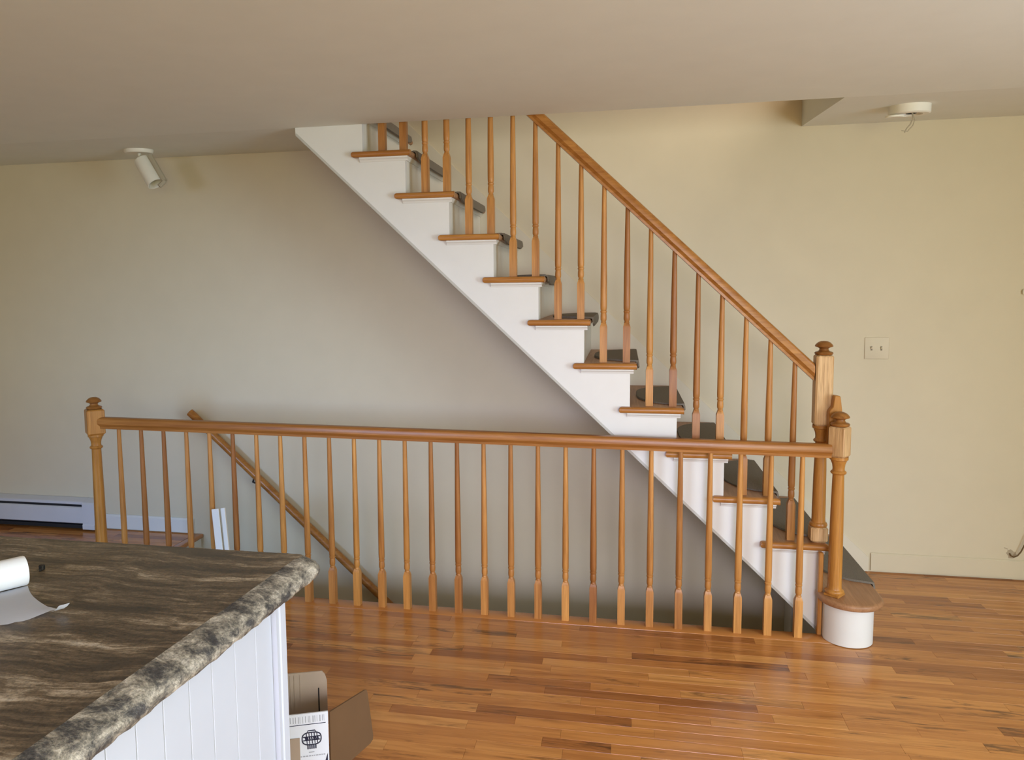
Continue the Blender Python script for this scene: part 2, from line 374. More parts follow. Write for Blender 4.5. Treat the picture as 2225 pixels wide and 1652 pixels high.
# baseboards
bm = B(); bm_prism(bm, [(YW-.010, .009), (YW-.0005, .009), (YW-.0005, .105), (YW-.004, .105), (YW-.010, .099)], 1.316, XR, 'x')
struct('baseboard_right', bm, M['wall'], 'cream painted baseboard along the far wall right of the stairs', 'baseboard')
bm = B(); bm_prism(bm, [(YW-.014, .007), (YW-.0005, .007), (YW-.0005, .1), (YW-.007, .1), (YW-.014, .088)], -3.34, -2.70, 'x')
struct('baseboard_left', bm, M['white'], 'white baseboard between the heater and the basement stairs', 'baseboard')

# ------------------------------------------------------------------ main staircase
stair = thing('staircase', 'white open-sided staircase with oak treads climbing to the left along the wall', 'staircase', (.87, YS, 0))
NOSE, TH = .288, .028
def rx(k): return tip(k)+NOSE-.03         # riser face below tread k
# stringer
pts = [(.866, 0.0), (.866, .172+.2)]
for k in range(3, 14):
    pts.append((rx(k), .2*(k-1)-TH)); pts.append((rx(k), .2*k-TH))
def low(x): return .875-.945*(x+.062)
pts += [(XOL+.004, .2*13-TH), (XOL+.004, low(XOL+.004)), (.711, low(.711)), (.862, .0)]
bm = B(); bm_prism(bm, pts[:1]+pts[1:], YS, YS+.03, 'y')
obj('stringer', bm, M['white'], stair, smooth=False)
# soffit and edge bead
bm = B(); xs = [XOL+.006, .711, .862]
zl = [low(xs[0]), low(xs[1]), .0]
bm_prism(bm, [(xs[0], zl[0]+.003), (xs[1], zl[1]+.003), (xs[2], .004), (xs[2]+.0, .03), (xs[1], zl[1]+.03), (xs[0], zl[0]+.03)], YS+.030, YW-.001, 'y')
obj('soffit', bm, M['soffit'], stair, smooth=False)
bm = B(); bm_prism(bm, [(xs[0], zl[0]-.004), (xs[1], zl[1]-.004), (xs[2]-.004, -.003), (xs[2]+.006, .004), (xs[1]+.004, zl[1]+.007), (xs[0]+.004, zl[0]+.007)], YS-.003, YS+.012, 'y')
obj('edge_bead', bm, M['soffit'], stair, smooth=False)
# wall skirtboard
bm = B()
def nz(x): return .2-.954*(x-1.106)+.068
bm_prism(bm, [(-1.5, nz(-1.5)), (1.302, nz(1.302)), (1.302, .004), (.9, .004), (-1.5, low(-1.5)+.05)], YW-.015, YW-.0005, 'y')
obj('skirtboard', bm, M['skirt'], stair, smooth=False)
# treads, risers, mouldings
def tread_mesh(xl, xr, y0, y1, z0, z1):
    bm = B(); bm_box(bm, xl, xr, y0, y1, z0, z1)
    es = [e for e in bm.edges if all(abs(v.co.x-xr) < 1e-5 for v in e.verts) and abs(e.verts[0].co.z-e.verts[1].co.z) < 1e-5]
    bmesh.ops.bevel(bm, geom=es, offset=.0125, segments=4, affect='EDGES', profile=.5); return bm
for k in range(2, 14):
    t, z = tip(k), .2*k
    full = k >= 12
    y0 = YS+.03 if full else YS
    back = t+.032 if not full else t-.02
    if k == 13: back = XOL-.3
    tr = obj('tread', tread_mesh(back, t+NOSE, y0, YW-.016, z-TH, z), M['oak_tread'], stair)
    if not full:
        bm = B(); x1 = t+NOSE
        bm_prism(bm, [(t, YS-.030), (x1, YS-.030), (x1-.03, YS+.0), (t, YS)], z-TH, z, 'z')
        es = [e for e in bm.edges if all(abs(v.co.y-(YS-.03)) < 1e-5 for v in e.verts) and abs(e.verts[0].co.z-e.verts[1].co.z) < 1e-5]
        es += [e for e in bm.edges if all(abs(v.co.x-t) < 1e-5 for v in e.verts) and abs(e.verts[0].co.z-e.verts[1].co.z) < 1e-5]
        bmesh.ops.bevel(bm, geom=es, offset=.0125, segments=4, affect='EDGES', profile=.5)
        obj('return_nosing', bm, M['oak_x'], tr)
        # the mitred corner piece closing the nosing
        bm = B(); bm_prism(bm, [(x1, YS-.030), (x1, YS), (x1-.03, YS)], z-TH+.001, z-.001, 'z')
        obj('return_nosing', bm, M['oak_y'], tr, smooth=False)
        bm = B(); xa, xb = t+.036, x1-.014
        prof = [(YS, z-TH), (YS-.018, z-TH), (YS-.017, z-TH-.006), (YS-.009, z-TH-.012), (YS-.005, z-TH-.02), (YS, z-TH-.02)]
        bm_prism(bm, prof, xa, xb, 'x'); obj('cove_moulding', bm, M['white'], stair, smooth=False)
    bm = B(); bm_box(bm, rx(k)-.018, rx(k), YS+.0302, YW-.016, z-RISE+.0005, z-TH)
    obj('riser', bm, M['white_warm'], stair, smooth=False)
    bm = B(); prof = [(rx(k), z-TH), (rx(k)+.016, z-TH), (rx(k)+.008, z-TH-.012), (rx(k)+.004, z-TH-.018), (rx(k), z-TH-.018)]
    bm_prism(bm, prof, YS+.004, YW-.016, 'y'); obj('cove_moulding', bm, M['white_warm'], stair, smooth=False)
# bullnose starting step
def bull(cx, cy, r, xr, yb, xl, yl):
    p = [(xr, yb), (xr, cy)]
    for i in range(1, 24):
        a = -PI*i/24; p.append((cx+r*math.cos(a), cy+r*math.sin(a)))
    p += [(xl, cy), (xl, yl), (xr-.03, yl+.12)] if False else [(xl, cy), (xl, yl)]
    return p
poly = bull(.975, 3.508, .131, 1.106, YW-.016, .844, 3.545)
poly += [(.868, 3.545), (.868, YW-.016)]
bm = B(); bm_prism(bm, poly, .17, .20, 'z')
es = [e for e in bm.edges if abs(e.verts[0].co.z-e.verts[1].co.z) < 1e-5 and not all(v.co.y > YW-.02 for v in e.verts) and not all(abs(v.co.x-.868) < 1e-4 for v in e.verts)]
bmesh.ops.bevel(bm, geom=es, offset=.012, segments=3, affect='EDGES', profile=.5)
obj('bullnose_tread', bm, M['oak_tread'], stair)['label'] = 'rounded oak starting tread'
poly = bull(.968, 3.508, .102, 1.070, YW-.016, .868, 3.545)
poly += [(.884, 3.545), (.884, YW-.016)]
bm = B(); bm_prism(bm, poly, .003, .1695, 'z')
obj('bullnose_riser', bm, M['white'], stair)['label'] = 'white curved base of the starting step'

# carpet pads, one on each tread
ORD = ['lowest', 'second', 'third', 'fourth', 'fifth', 'sixth', 'seventh', 'eighth', 'ninth', 'tenth', 'eleventh', 'twelfth']
def pad_mesh(seed):
    """nosing front edge at x=0, tread top at z=0; y from 0 (open side) to L"""
    rr = random.Random(seed); L = .66; W = .20; D = .035; bm = B(); th = .009
    ny = 28; ns = 12; grid = []
    for j in range(ny+1):
        y = L*j/ny; e = min(y, L-y)/.27
        w = W*math.sqrt(max(0, 1-(1-min(1, e))**2)) if e < 1 else W
        d = D*min(1, .55+e*1.6)
        rowv = []
        for s in range(ns+1):
            u = s/ns
            if u < .6: x, z = -.004-w*(1-u/.6), .0
            elif u < .8:
                a = (u-.6)/.2*PI/2; x, z = -.004+.0045*math.sin(a)+.001, -.006*(1-math.cos(a))
            else: x, z = .0025+.0015*(u-.8)/.2, -.006-d*(u-.8)/.2
            rowv.append((x, y, z))
        grid.append(rowv)
    top = [[bm.verts.new((p[0]+(th if i > ns*.65 else 0), p[1], p[2]+(th if i < ns*.75 else th*.5)+.002*math.sin(p[1]*9+seed)*(i < 4))) for i, p in enumerate(rw)] for rw in grid]
    bot = [[bm.verts.new((p[0]+.0015*(i > ns*.65), p[1], p[2]+.001)) for i, p in enumerate(rw)] for rw in grid]
    for j in range(ny):
        for s in range(ns):
            bm.faces.new((top[j][s], top[j][s+1], top[j+1][s+1], top[j+1][s])); bm.faces.new((bot[j][s], bot[j+1][s], bot[j+1][s+1], bot[j][s+1]))
    for j in range(ny):
        bm.faces.new((top[j][0], top[j+1][0], bot[j+1][0], bot[j][0])); bm.faces.new((top[j][ns], bot[j][ns], bot[j+1][ns], top[j+1][ns]))
    for s in range(ns):
        bm.faces.new((top[0][s], bot[0][s], bot[0][s+1], top[0][s+1])); bm.faces.new((top[ny][s], top[ny][s+1], bot[ny][s+1], bot[ny][s]))
    return bm
for k in range(1, 13):
    where = {1: 'on the rounded starting step at the floor', 11: 'on the high tread just under the ceiling edge', 12: 'on the topmost step, half hidden by the ceiling'}.get(k, 'on the %s stair tread up from the floor' % ORD[k-1])
    o = obj('carpet_pad', pad_mesh(k), M['carpet'], None, (tip(k)+NOSE, 3.655+random.uniform(-.012, .012), .2*k), ang=60)
    tag(o, 'grey-brown carpet pad '+where, 'carpet', 'carpet pads on the stair treads')

# ------------------------------------------------------------------ balusters and newels
def baluster_mesh(h, block=.172, w=.0165):
    bm = B(); c = .004
    def sq(s, z): return [bm.verts.new((x*s, y*s, z)) for x, y in ((-1, -1), (1, -1), (1, 1), (-1, 1))]
    lv = [sq(w, 0), sq(w, block-.008), sq(w*.72, block+.008), sq(w*.6, block+.012)]
    bm.faces.new(lv[0][::-1]); bm.faces.new(lv[-1])
    for a, b_ in zip(lv, lv[1:]):
        for i in range(4): bm.faces.new((a[i], a[(i+1) % 4], b_[(i+1) % 4], b_[i]))
    z = block
    prof = [(.0105, z+.006), (.0128, z+.012), (.0105, z+.018), (.0138, z+.026), (.0142, z+.038), (.0134, z+.05), (.0122, z+.056), (.0148, z+.06), (.0148, z+.065), (.0122, z+.068), (.0146, z+.074), (.0150, z+.09), (.0146, z+.2), (.0122, z+.2+(h-z-.2)*.55), (.0098, h)]
    bm_lathe(bm, prof, 14); return to_mesh('baluster', bm, M['oak_z'], True, 40)
_cache = {}
def baluster(parent, x, y, z0, z1):
    key = round(z1-z0, 3)
    if key not in _cache: _cache[key] = baluster_mesh(z1-z0)
    o = obj('baluster', _cache[key], None, parent, (x, y, z0))
    o.rotation_euler = (0, 0, 0); return o
def finial(bm, z, r=.0365):
    return bm_lathe(bm, [(.028, z), (.035, z+.002), (.039, z+.009), (.036, z+.014), (.024, z+.018), (.0195, z+.023), (.0185, z+.029), (.024, z+.033), (r, z+.038), (r+.001, z+.041), (r*.92, z+.048), (r*.7, z+.056), (r*.4, z+.0615), (0.0001, z+.063)], 24)
def block_bm(bm, w, z0, z1, ch=.009, top=.006):
    def oc(s, z):
        a = s; c = ch
        return [bm.verts.new((px, py, z)) for px, py in ((-a+c, -a), (a-c, -a), (a, -a+c), (a, a-c), (a-c, a), (-a+c, a), (-a, a-c), (-a, -a+c))]
    lv = [oc(w*.8, z0), oc(w, z0+top*1.6), oc(w, z1-top), oc(w*.86, z1)]
    bm.faces.new(lv[0][::-1]); bm.faces.new(lv[-1])
    for a, b_ in zip(lv, lv[1:]):
        for i in range(8): bm.faces.new((a[i], a[(i+1) % 8], b_[(i+1) % 8], b_[i]))
    return bm
def newel(parent, x, y, z0, zb0, zb1, base, rot, w=.036, light=True, ch=.007):
    """column from z0 up to block zb0..zb1, then finial; base: 'block' or 'turned'"""
    bm = B(); H = zb0-z0
    prof = []
    if base == 'turned': bm_box(bm, -.033, .033, -.033, .033, 0, .012, .003, 1); prof = [(.036, .012), (.0395, .018), (.0395, .022), (.036, .028), (.031, .031), (.0295, .036), (.0285, .05)]
    else: prof = [(.03, .066), (.036, .070), (.0385, .077), (.036, .085), (.030, .089), (.0285, .105)]
    prof += [(.0285, H*.30), (.0265, H*.62), (.0232, H-.078), (.0235, H-.075), (.0300, H-.071), (.0325, H-.066), (.0300, H-.061), (.0245, H-.057), (.0240, H-.046), (.0262, H-.030), (.0320, H-.016), (.0325, H-.013), (.0375, H-.010), (.0375, H+.002)]
    bm_lathe(bm, prof, 24)
    n = obj('newel_post', bm, M['oak_newel'], parent, (x, y, z0)); n.rotation_euler.z = rot
    bm = B(); block_bm(bm, w, H, zb1-z0, ch)
    blk = obj('newel_block', bm, M['oak_block'] if light else M['oak_newel'], n, (x, y, z0), ang=20)
    if base == 'block':
        bm = B(); block_bm(bm, .036, 0, .068, .008, .005); obj('base_block', bm, M['oak_block'], n, (x, y, z0), ang=20)
    bm = B(); finial(bm, zb1-z0); obj('finial', bm, M['oak_dark'], n, (x, y, z0))
    for c in n.children: c.location = (0, 0, 0); c.matrix_parent_inverse = Matrix()
    return n
def rail_profile(w, h):
    """moulded handrail section, (side, up) with top at h"""
    return [(-w*.32, 0), (w*.32, 0), (w*.32, h*.18), (w*.40, h*.30), (w*.5, h*.42), (w*.5, h*.68), (w*.44, h*.84), (w*.30, h*.95), (0, h), (-w*.30, h*.95), (-w*.44, h*.84), (-w*.5, h*.68), (-w*.5, h*.42), (-w*.40, h*.30), (-w*.32, h*.18)]

# stair railing
sr = thing('stair_railing', 'sloping oak railing with turned balusters standing on the stair treads', 'railing', (.862, YS+.04, .4))
YR = YS+.04
def rail_bot(x): return 1.122-.954*(x-.826)
bm = B(); prof = rail_profile(.058, .079); a, c = .822, -1.40
va = [bm.verts.new((a, YR+p[0], rail_bot(a)+p[1])) for p in prof]; vb = [bm.verts.new((c, YR+p[0], rail_bot(c)+p[1])) for p in prof]
bm.faces.new(va); bm.faces.new(vb[::-1])
for i in range(len(prof)): bm.faces.new((va[i], vb[i], vb[(i+1) % len(prof)], va[(i+1) % len(prof)]))
obj('handrail', bm, M['oak_x'], sr, ang=25)
for k in range(2, 13):
    for dx in (.136, .241):
        x = tip(k)+dx
        if x > .8: continue
        baluster(sr, x, YR, .2*k, rail_bot(x)+.006)
newel(sr, .862, YR, .4, .925, 1.239, 'block', 0.0)
bm = B(); poly = [(.872, .80), (.905, .79), (.935, .93), (.916, 1.068), (.893, 1.070), (.887, 1.02), (.873, 1.0)]
bm_prism(bm, poly, 3.535, 3.574, 'y'); bmesh.ops.bevel(bm, geom=bm.edges[:], offset=.003, segments=1, affect='EDGES')
obj('brace_block', bm, M['oak_newel'], sr, smooth=False)['label'] = 'tapered oak block joining the two newel posts'

# guard railing along the stairwell
gr = thing('guard_railing', 'long level oak railing with turned balusters along the stairwell edge', 'railing', (-.9, YG, 0))
def gtop(x): return .872-.0112*(x-.676)
bm = B(); prof = rail_profile(.058, .060); a, c = .872, -2.655
va = [bm.verts.new((a, YG+p[0], gtop(a)-.060+p[1])) for p in prof]; vb = [bm.verts.new((c, YG+p[0], gtop(c)-.060+p[1])) for p in prof]
bm.faces.new(va); bm.faces.new(vb[::-1])
for i in range(len(prof)): bm.faces.new((va[i], vb[i], vb[(i+1) % len(prof)], va[(i+1) % len(prof)]))
obj('handrail', bm, M['oak_x'], gr, ang=25)
for i in range(27):
    x = -2.55148+i*.12737
    baluster(gr, x, YG, .002, round((gtop(x)-.056)/.004)*.004+.002)
newel(gr, .906, YG, .2, .812, .945, 'turned', math.radians(-38), w=.0345, ch=.004)
newel(gr, -2.688, YG, .0, .815, .948, 'turned', math.radians(45), w=.043, light=False, ch=.003)  # dimness of the left end is put into the darker block oak
bm = B(); bm_box(bm, .848, .866, 3.516, 3.544, .002, .375, .003, 1)
obj('half_post', bm, M['oak_z'], gr)['label'] = 'flat oak strip against the side of the starting step'

# ------------------------------------------------------------------ wall handrail and basement stairs
wr = thing('wall_handrail', 'plain round oak handrail on the far wall sloping down to the basement', 'handrail', (-2.64, 4.318, .79))
bm = B(); bm_tube(bm, [(-2.652, 4.318, .800), (-2.645, 4.318, .794), (.3, 4.318, .794-.906*2.945)], .0245, 16)
obj('rail', bm, M['oak_x'], wr, ang=50)
for bx in (-2.235, -.9):
    bz = .794-.906*(bx+2.645)
    bm = B(); bm_tube(bm, [(bx, 4.318, bz-.022), (bx-.01, 4.318, bz-.05), (bx-.012, 4.345, bz-.062), (bx-.012, YW-.004, bz-.058)], .006, 8)
    bm_lathe(bm, [(.018, 0), (.018, .006), (.008, .01)], 12, (bx-.012, YW-.0005, bz-.058), Matrix.Rotation(PI/2, 4, 'X'))
    obj('bracket', bm, M['black'], wr)
bs = thing('basement_stair', 'oak and white stairs going down to the basement below the guard railing', 'staircase', (WELL_L, YS, -2.4))
for k in range(1, 12):
    xa = WELL_L+.01+(k-1)*RUN
    obj('tread', tread_mesh(xa, xa+.245, WELL_F+.016, YW-.002, -.2*k-TH, -.2*k), M['oak_tread'], bs)
    bm = B(); bm_box(bm, xa-.018, xa, WELL_F+.016, YW-.002, -.2*k+.0005, -.2*(k-1)-TH); obj('riser', bm, M['white_warm'], bs, smooth=False)
bm = B(); xa = WELL_L+.01+11*RUN; bm_box(bm, xa-.018, xa, WELL_F+.016, YW-.002, -2.399, -2.2-TH); obj('riser', bm, M['white_warm'], bs, smooth=False)

# ------------------------------------------------------------------ kitchen island
VX, VY = -.0637, -.998
def edge_x(y, x0): return x0+(y-1.49)*(.0637)
ct = B(); yf, yn = 1.690, .25
def counter_poly(ins):
    r0 = max(.012, .055-ins*.4); yb = yf-ins*.45; p = [(-1.95, yb)]
    ex = edge_x(yb-r0, -.704)-ins
    for i in range(0, 8):
        a = PI/2-PI/2*i/7; p.append((ex-r0+r0*math.cos(a), yb-r0+r0*math.sin(a)))
    p += [(edge_x(yn, -.704)-ins, yn), (-1.95, yn)]; return p
def dense(p):
    q = []
    for a, c in zip(p, p[1:]+p[:1]):
        L = math.hypot(c[0]-a[0], c[1]-a[1]); n_ = max(1, int(L/.012)) if (a[0] > -1.2 or c[0] > -1.2) and abs(a[1]-yn) + abs(c[1]-yn) > .01 else 1
        for k in range(n_): q.append((a[0]+(c[0]-a[0])*k/n_, a[1]+(c[1]-a[1])*k/n_))
    return q
from mathutils import noise as mnoise
base_p = dense(counter_poly(0)); nb = len(base_p); top_p = None
def inset_pts(ins):
    out = []
    for x, y in base_p:
        # move each outline point inwards: back edge by less than the right edge
        if x < edge_x(y, -.704)-.055 and y > yf-.02: out.append((x, y-ins*.45))
        elif y > yf-.055 and x > edge_x(y, -.704)-.056:
            cx_, cy_ = edge_x(yf-.055, -.704)-.055, yf-.055; d = Vector((x-cx_, y-cy_)); r_ = d.length
            f_ = (r_-min(ins, .05)*(.45+.55*max(0, d.x/r_)))/r_; out.append((cx_+d.x*f_, cy_+d.y*f_))
        elif abs(y-yn) < 1e-6 and x < -1.9: out.append((x, y))
        elif x < -1.9: out.append((x, y-ins*.45 if y > yf-.02 else y))
        else: out.append((x-ins, y))
    return out
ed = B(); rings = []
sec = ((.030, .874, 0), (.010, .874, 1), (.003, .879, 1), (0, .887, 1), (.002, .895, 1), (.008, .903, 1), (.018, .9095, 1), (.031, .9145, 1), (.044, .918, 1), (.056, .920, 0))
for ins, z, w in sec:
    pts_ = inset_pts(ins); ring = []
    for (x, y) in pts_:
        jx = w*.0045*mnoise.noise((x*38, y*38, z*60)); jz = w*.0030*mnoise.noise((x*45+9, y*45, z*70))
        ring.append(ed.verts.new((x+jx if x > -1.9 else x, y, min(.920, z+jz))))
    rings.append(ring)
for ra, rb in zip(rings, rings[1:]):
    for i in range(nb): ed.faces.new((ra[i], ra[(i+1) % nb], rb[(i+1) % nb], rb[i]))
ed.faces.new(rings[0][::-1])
slab_ = B(); up_ = [slab_.verts.new((x, y, .920)) for x, y in inset_pts(.056)]; lo_ = [slab_.verts.new((x, y, .9185)) for x, y in inset_pts(.060)]
slab_.faces.new(up_); slab_.faces.new(lo_[::-1])
for i in range(nb): slab_.faces.new((up_[i], lo_[i], lo_[(i+1) % nb], up_[(i+1) % nb]))
ct.free()
ctop = tag(obj('countertop', slab_, M['granite'], smooth=False), 'dark brown streaked granite countertop with a pale rounded edge', 'countertop')
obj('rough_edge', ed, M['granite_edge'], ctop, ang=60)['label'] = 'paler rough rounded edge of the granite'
isl = thing('island_cabinet', 'white beadboard island cabinet under the granite countertop', 'cabinet', (-1.6, .9, 0))
px = -.748
def pan_x(y): return px+(y-1.49)*.0637
yc = 1.535
bm = B(); bm_prism(bm, [(-1.9, yc-.02), (pan_x(yc)-.03, yc-.02), (pan_x(.4)-.03, .4), (-1.9, .4)], .0, .8735, 'z')
obj('carcass', bm, M['white'], isl, smooth=False)
cuts = [1.497, 1.43, 1.352, 1.274, 1.204, 1.131, 1.062, .993, .925, .855, .785, .715, .645, .575, .505, .41]
for ya, yb in zip(cuts[1:], cuts):
    bm = B(); g = .0011; e = .0012
    sec = [(-.03, ya+g), (-.03, yb-g), (-.002, yb-g), (0, yb-g-e), (0, ya+g+e), (-.002, ya+g)]
    bm_prism(bm, [(pan_x(p[1])+p[0], p[1]) for p in sec], .001, .8735, 'z')
    obj('beadboard_plank', bm, M['island'], isl, smooth=False)
bm = B(); bm_prism(bm, [(pan_x(1.5)-.03, 1.5), (pan_x(1.5)+.010, 1.5), (pan_x(1.5)+.010, 1.512), (pan_x(1.5)+.013, 1.515), (pan_x(yc)+.013, yc), (pan_x(yc)-.06, yc), (pan_x(yc)-.06, yc-.018), (pan_x(1.5)-.03, yc-.018)], .001, .8735, 'z')
obj('corner_trim', bm, M['island'], isl, smooth=False)

# paper roll on the counter
pr = thing('paper_roll', 'loose white paper roll with its torn sheet unrolled on the granite', 'paper roll', (-1.25, 1.34, .92))
ax = Vector((-.56, -.83, 0)).normalized(); pe = Vector((.83, -.56, 0)).normalized()
c0 = Vector((-1.257, 1.385, .92+.0325))
rot = ax.to_track_quat('Z', 'Y').to_matrix().to_4x4()
bm = B(); bm_lathe(bm, [(.016, 0.0), (.0305, .0), (.0315, .002), (.0315, .36), (.016, .36), (.016, 0.002)], 28, c0, rot)
obj('roll', bm, M['paper'], pr)
rr = random.Random(5); bm = B(); nu, nv = 30, 16; vs = []
for i in range(nu+1):
    rowv = []; u = i/nu*.36
    for j in range(nv+1):
        v = j/nv; ln = .188+.008*math.sin(i*.5)+rr.uniform(-.003, .003)*(v == 1)
        if i == 0: ln = .202
        uu = u+.014*math.sin(v*PI)*max(0, 1-u/.12)
        p = c0+ax*uu+pe*(.012+ln*v); h = -.0285+.02*(1-v)**4*0
        z = .9212+.012*v*(1-v)*2+.008*max(0, v-.8)/.2*max(0, 1-u/.05)
        rowv.append(bm.verts.new((p.x, p.y, z if v > 0 else .9215)))
    vs.append(rowv)
for i in range(nu):
    for j in range(nv): bm.faces.new((vs[i][j], vs[i][j+1], vs[i+1][j+1], vs[i+1][j]))
bmesh.ops.solidify(bm, geom=bm.faces[:], thickness=.0006)
obj('sheet', bm, M['paper'], pr, ang=60)
bm = B(); P = c0+pe*.208-ax*.0
sv = [[bm.verts.new((P.x+pe.x*a_*.018-ax.x*a_*.012+ax.x*w_, P.y+pe.y*a_*.018-ax.y*a_*.012+ax.y*w_, .926+.014*a_*a_)) for w_ in (-.006, .004, .014)] for a_ in (0, .35, .7, 1.0)]
for i in range(3):
    for j in range(2): bm.faces.new((sv[i][j], sv[i][j+1], sv[i+1][j+1], sv[i+1][j]))
bmesh.ops.solidify(bm, geom=bm.faces[:], thickness=.0006); obj('torn_corner', bm, M['paper'], pr, ang=60)
bm = B(); bm_box(bm, -.006, .006, -.005, .005, 0, .012, .002, 1); bm_box(bm, .002, .005, -.012, -.004, 0, .006, .001, 1)
tag(obj('clip', bm, M['black'], None, (-1.290, 1.470, .92)), 'tiny black clip lying on the granite behind the paper roll', 'clip')

# ------------------------------------------------------------------ cardboard box behind the island
bx = thing('cardboard_box', 'open cardboard box with one white printed side beside the island', 'box', (-1.05, 2.2, 0))
A = Vector((-.895, 2.150, 0)); fx = Vector((-.922, -.386, 0)).normalized(); dp = Vector((-.386, .922, 0)).normalized()
def slab(bm, p, q, z0, z1, t=.005, nrm=None):
    p, q = Vector(p), Vector(q); n = nrm or Vector((-(q-p).y, (q-p).x, 0)).normalized()
    bm_prism(bm, [tuple((p).xy), tuple(q.xy), tuple((q+n*t).xy), tuple((p+n*t).xy)], z0, z1, 'z'); return bm
W, D = .34, .205
bm = B(); slab(bm, A, A+fx*W, .002, .24, .005, dp)
front = obj('front_panel', bm, M['card_white'], bx, smooth=False); front['label'] = 'white printed side with a black emblem'
bm = B(); Pq = A+dp*D; tp = .272
n = -dp*.005
pts = [(0, .002), (0, tp-.035), (.006, tp-.012), (.016, tp), (W, tp+.006), (W, .002)]
va = [bm.verts.new(tuple((Pq+fx*s).xy)+(z,)) for s, z in pts]; vb = [bm.verts.new(tuple((Pq+fx*s+n).xy)+(z,)) for s, z in pts]
bm.faces.new(va); bm.faces.new(vb[::-1])
for i in range(len(pts)): bm.faces.new((va[i], vb[i], vb[(i+1) % len(pts)], va[(i+1) % len(pts)]))
for s in (.086, .105, .118):
    q = Pq+fx*s+n; slab(bm, q, q+fx*.003, .01, tp-.006, .0012, -dp)
obj('back_panel', bm, M['kraft_in'], bx, smooth=False)
bm = B(); q = Pq+n+fx*.026; slab(bm, q, q+fx*.004, .12, .215, .0014, -dp); obj('slot', bm, M['dark'], bx, smooth=False)
bm = B(); slab(bm, A+fx*W, A+fx*W+dp*D, .002, .24, .005, -fx); obj('side_panel', bm, M['kraft_in'], bx, smooth=False)
bm = B(); slab(bm, A+dp*.006, A+dp*(D-.006), .002, .10, .005, fx); obj('side_panel', bm, M['kraft_in'], bx, smooth=False)
bm = B(); bm_prism(bm, [tuple((A+dp*.006+fx*.006).xy), tuple((A+fx*(W-.006)+dp*.006).xy), tuple((A+fx*(W-.006)+dp*(D-.006)).xy), tuple((A+dp*(D-.006)+fx*.006).xy)], .002, .008, 'z')
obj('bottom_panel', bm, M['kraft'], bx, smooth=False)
# swung-out side flap
bm = B(); Q = Vector((-.818, 2.305, 0)); dd = (Q-A).normalized(); nn_ = Vector((dd.y, -dd.x, 0))
pts = [(0.002, .02), (.003, .238), (.155, .243), (.164, .239), (.167, .228), (.188, .072), (.186, .058), (.174, .050)]
va = [bm.verts.new(tuple((A+dd*s).xy)+(z,)) for s, z in pts]; vb = [bm.verts.new(tuple((A+dd*s+nn_*.005).xy)+(z,)) for s, z in pts]
bm.faces.new(va); bm.faces.new(vb[::-1])
for i in range(len(pts)): bm.faces.new((va[i], vb[i], vb[(i+1) % len(pts)], va[(i+1) % len(pts)]))
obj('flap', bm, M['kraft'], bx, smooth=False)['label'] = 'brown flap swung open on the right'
# printing on the white side: s = distance left of the corner, z = height
def ink(name, quads, m, off=.0006):
    bm = B()
    for q in quads:
        va = [bm.verts.new(tuple((A+fx*s-dp*off).xy)+(z,)) for s, z in q]; vb = [bm.verts.new(tuple((A+fx*s).xy)+(z,)) for s, z in q]
        bm.faces.new(va); bm.faces.new(vb[::-1])
        for i in range(len(q)): bm.faces.new((va[i], vb[i], vb[(i+1) % len(q)], va[(i+1) % len(q)]))
    return obj(name, bm, m, front, smooth=False)
def rect(s0, s1, z0, z1): return [(s0, z0), (s1, z0), (s1, z1), (s0, z1)]
def bar(p, q, w):
    p, q = Vector(p), Vector(q); d = (q-p).normalized(); n_ = Vector((-d.y, d.x))*w/2
    return [tuple(p+n_), tuple(q+n_), tuple(q-n_), tuple(p-n_)]
rule = [bar((.008, .205), (.15, .205), .002)]
ink('printed_rule', rule, M['ink'])
qs = []; rr = random.Random(3); s = .012
while s < .15:
    w = rr.choice((.0012, .002, .003)); qs.append(rect(s, s+w, .209+rr.uniform(0, .004), .232)); s += w+rr.choice((.003, .005, .007))
ink('printed_code', qs, M['ink_grey'])
em = []; ec, ez, ew, eh = .052, .158, .029, .020
outl = [(ec+ew*math.copysign(abs(math.cos(t))**.6, math.cos(t)), ez+eh*math.copysign(abs(math.sin(t))**.8, math.sin(t))) for t in [2*PI*i/28 for i in range(28)]]
for i in range(28): em.append(bar(outl[i], outl[(i+1) % 28], .0036))
for q in (-.018, -.010, -.002, .006, .014): em.append(bar((ec+q, ez-eh*.85), (ec+q+.002, ez+eh*.9), .0027))
em.append(bar((ec-ew*.9, ez-.005), (ec+ew*.9, ez-.005), .0032)); em.append(bar((ec-ew*.9, ez+.006), (ec+ew*.9, ez+.006), .0032))
for q in range(7): em.append(bar((ec-.02+q*.0062, ez-.004), (ec-.018+q*.0062, ez+.005), .0042))
em.append(bar((ec-.014, ez+eh), (ec-.011, ez+eh+.006), .002)); em.append(bar((ec-.011, ez+eh+.006), (ec+.011, ez+eh+.006), .0034)); em.append(bar((ec+.011, ez+eh+.006), (ec+.014, ez+eh), .002))
for q in (-.012, -.006, 0, .006, .012): em.append(bar((ec+q, ez-eh-.014), (ec+q, ez-eh+.001), .0040))
ink('printed_emblem', em, M['ink'])
tx = [rect(.045, .062, .112, .115)]; s = .012
while s < .088: w = rr.uniform(.003, .009); tx.append(rect(s, s+w, .100, .1035)); s += w+.002
ink('printed_line', tx, M['ink_grey'])
ink('printed_rule', [bar((.02, .078), (.085, .078), .002)], M['ink'])
bm = B(); q = A+fx*.088-dp*.004; slab(bm, q, q+fx*.16, .03, .165, .003, dp); obj('torn_flap', bm, M['kraft_in'], bx, smooth=False)['label'] = 'torn brown cardboard piece in front of the white side'
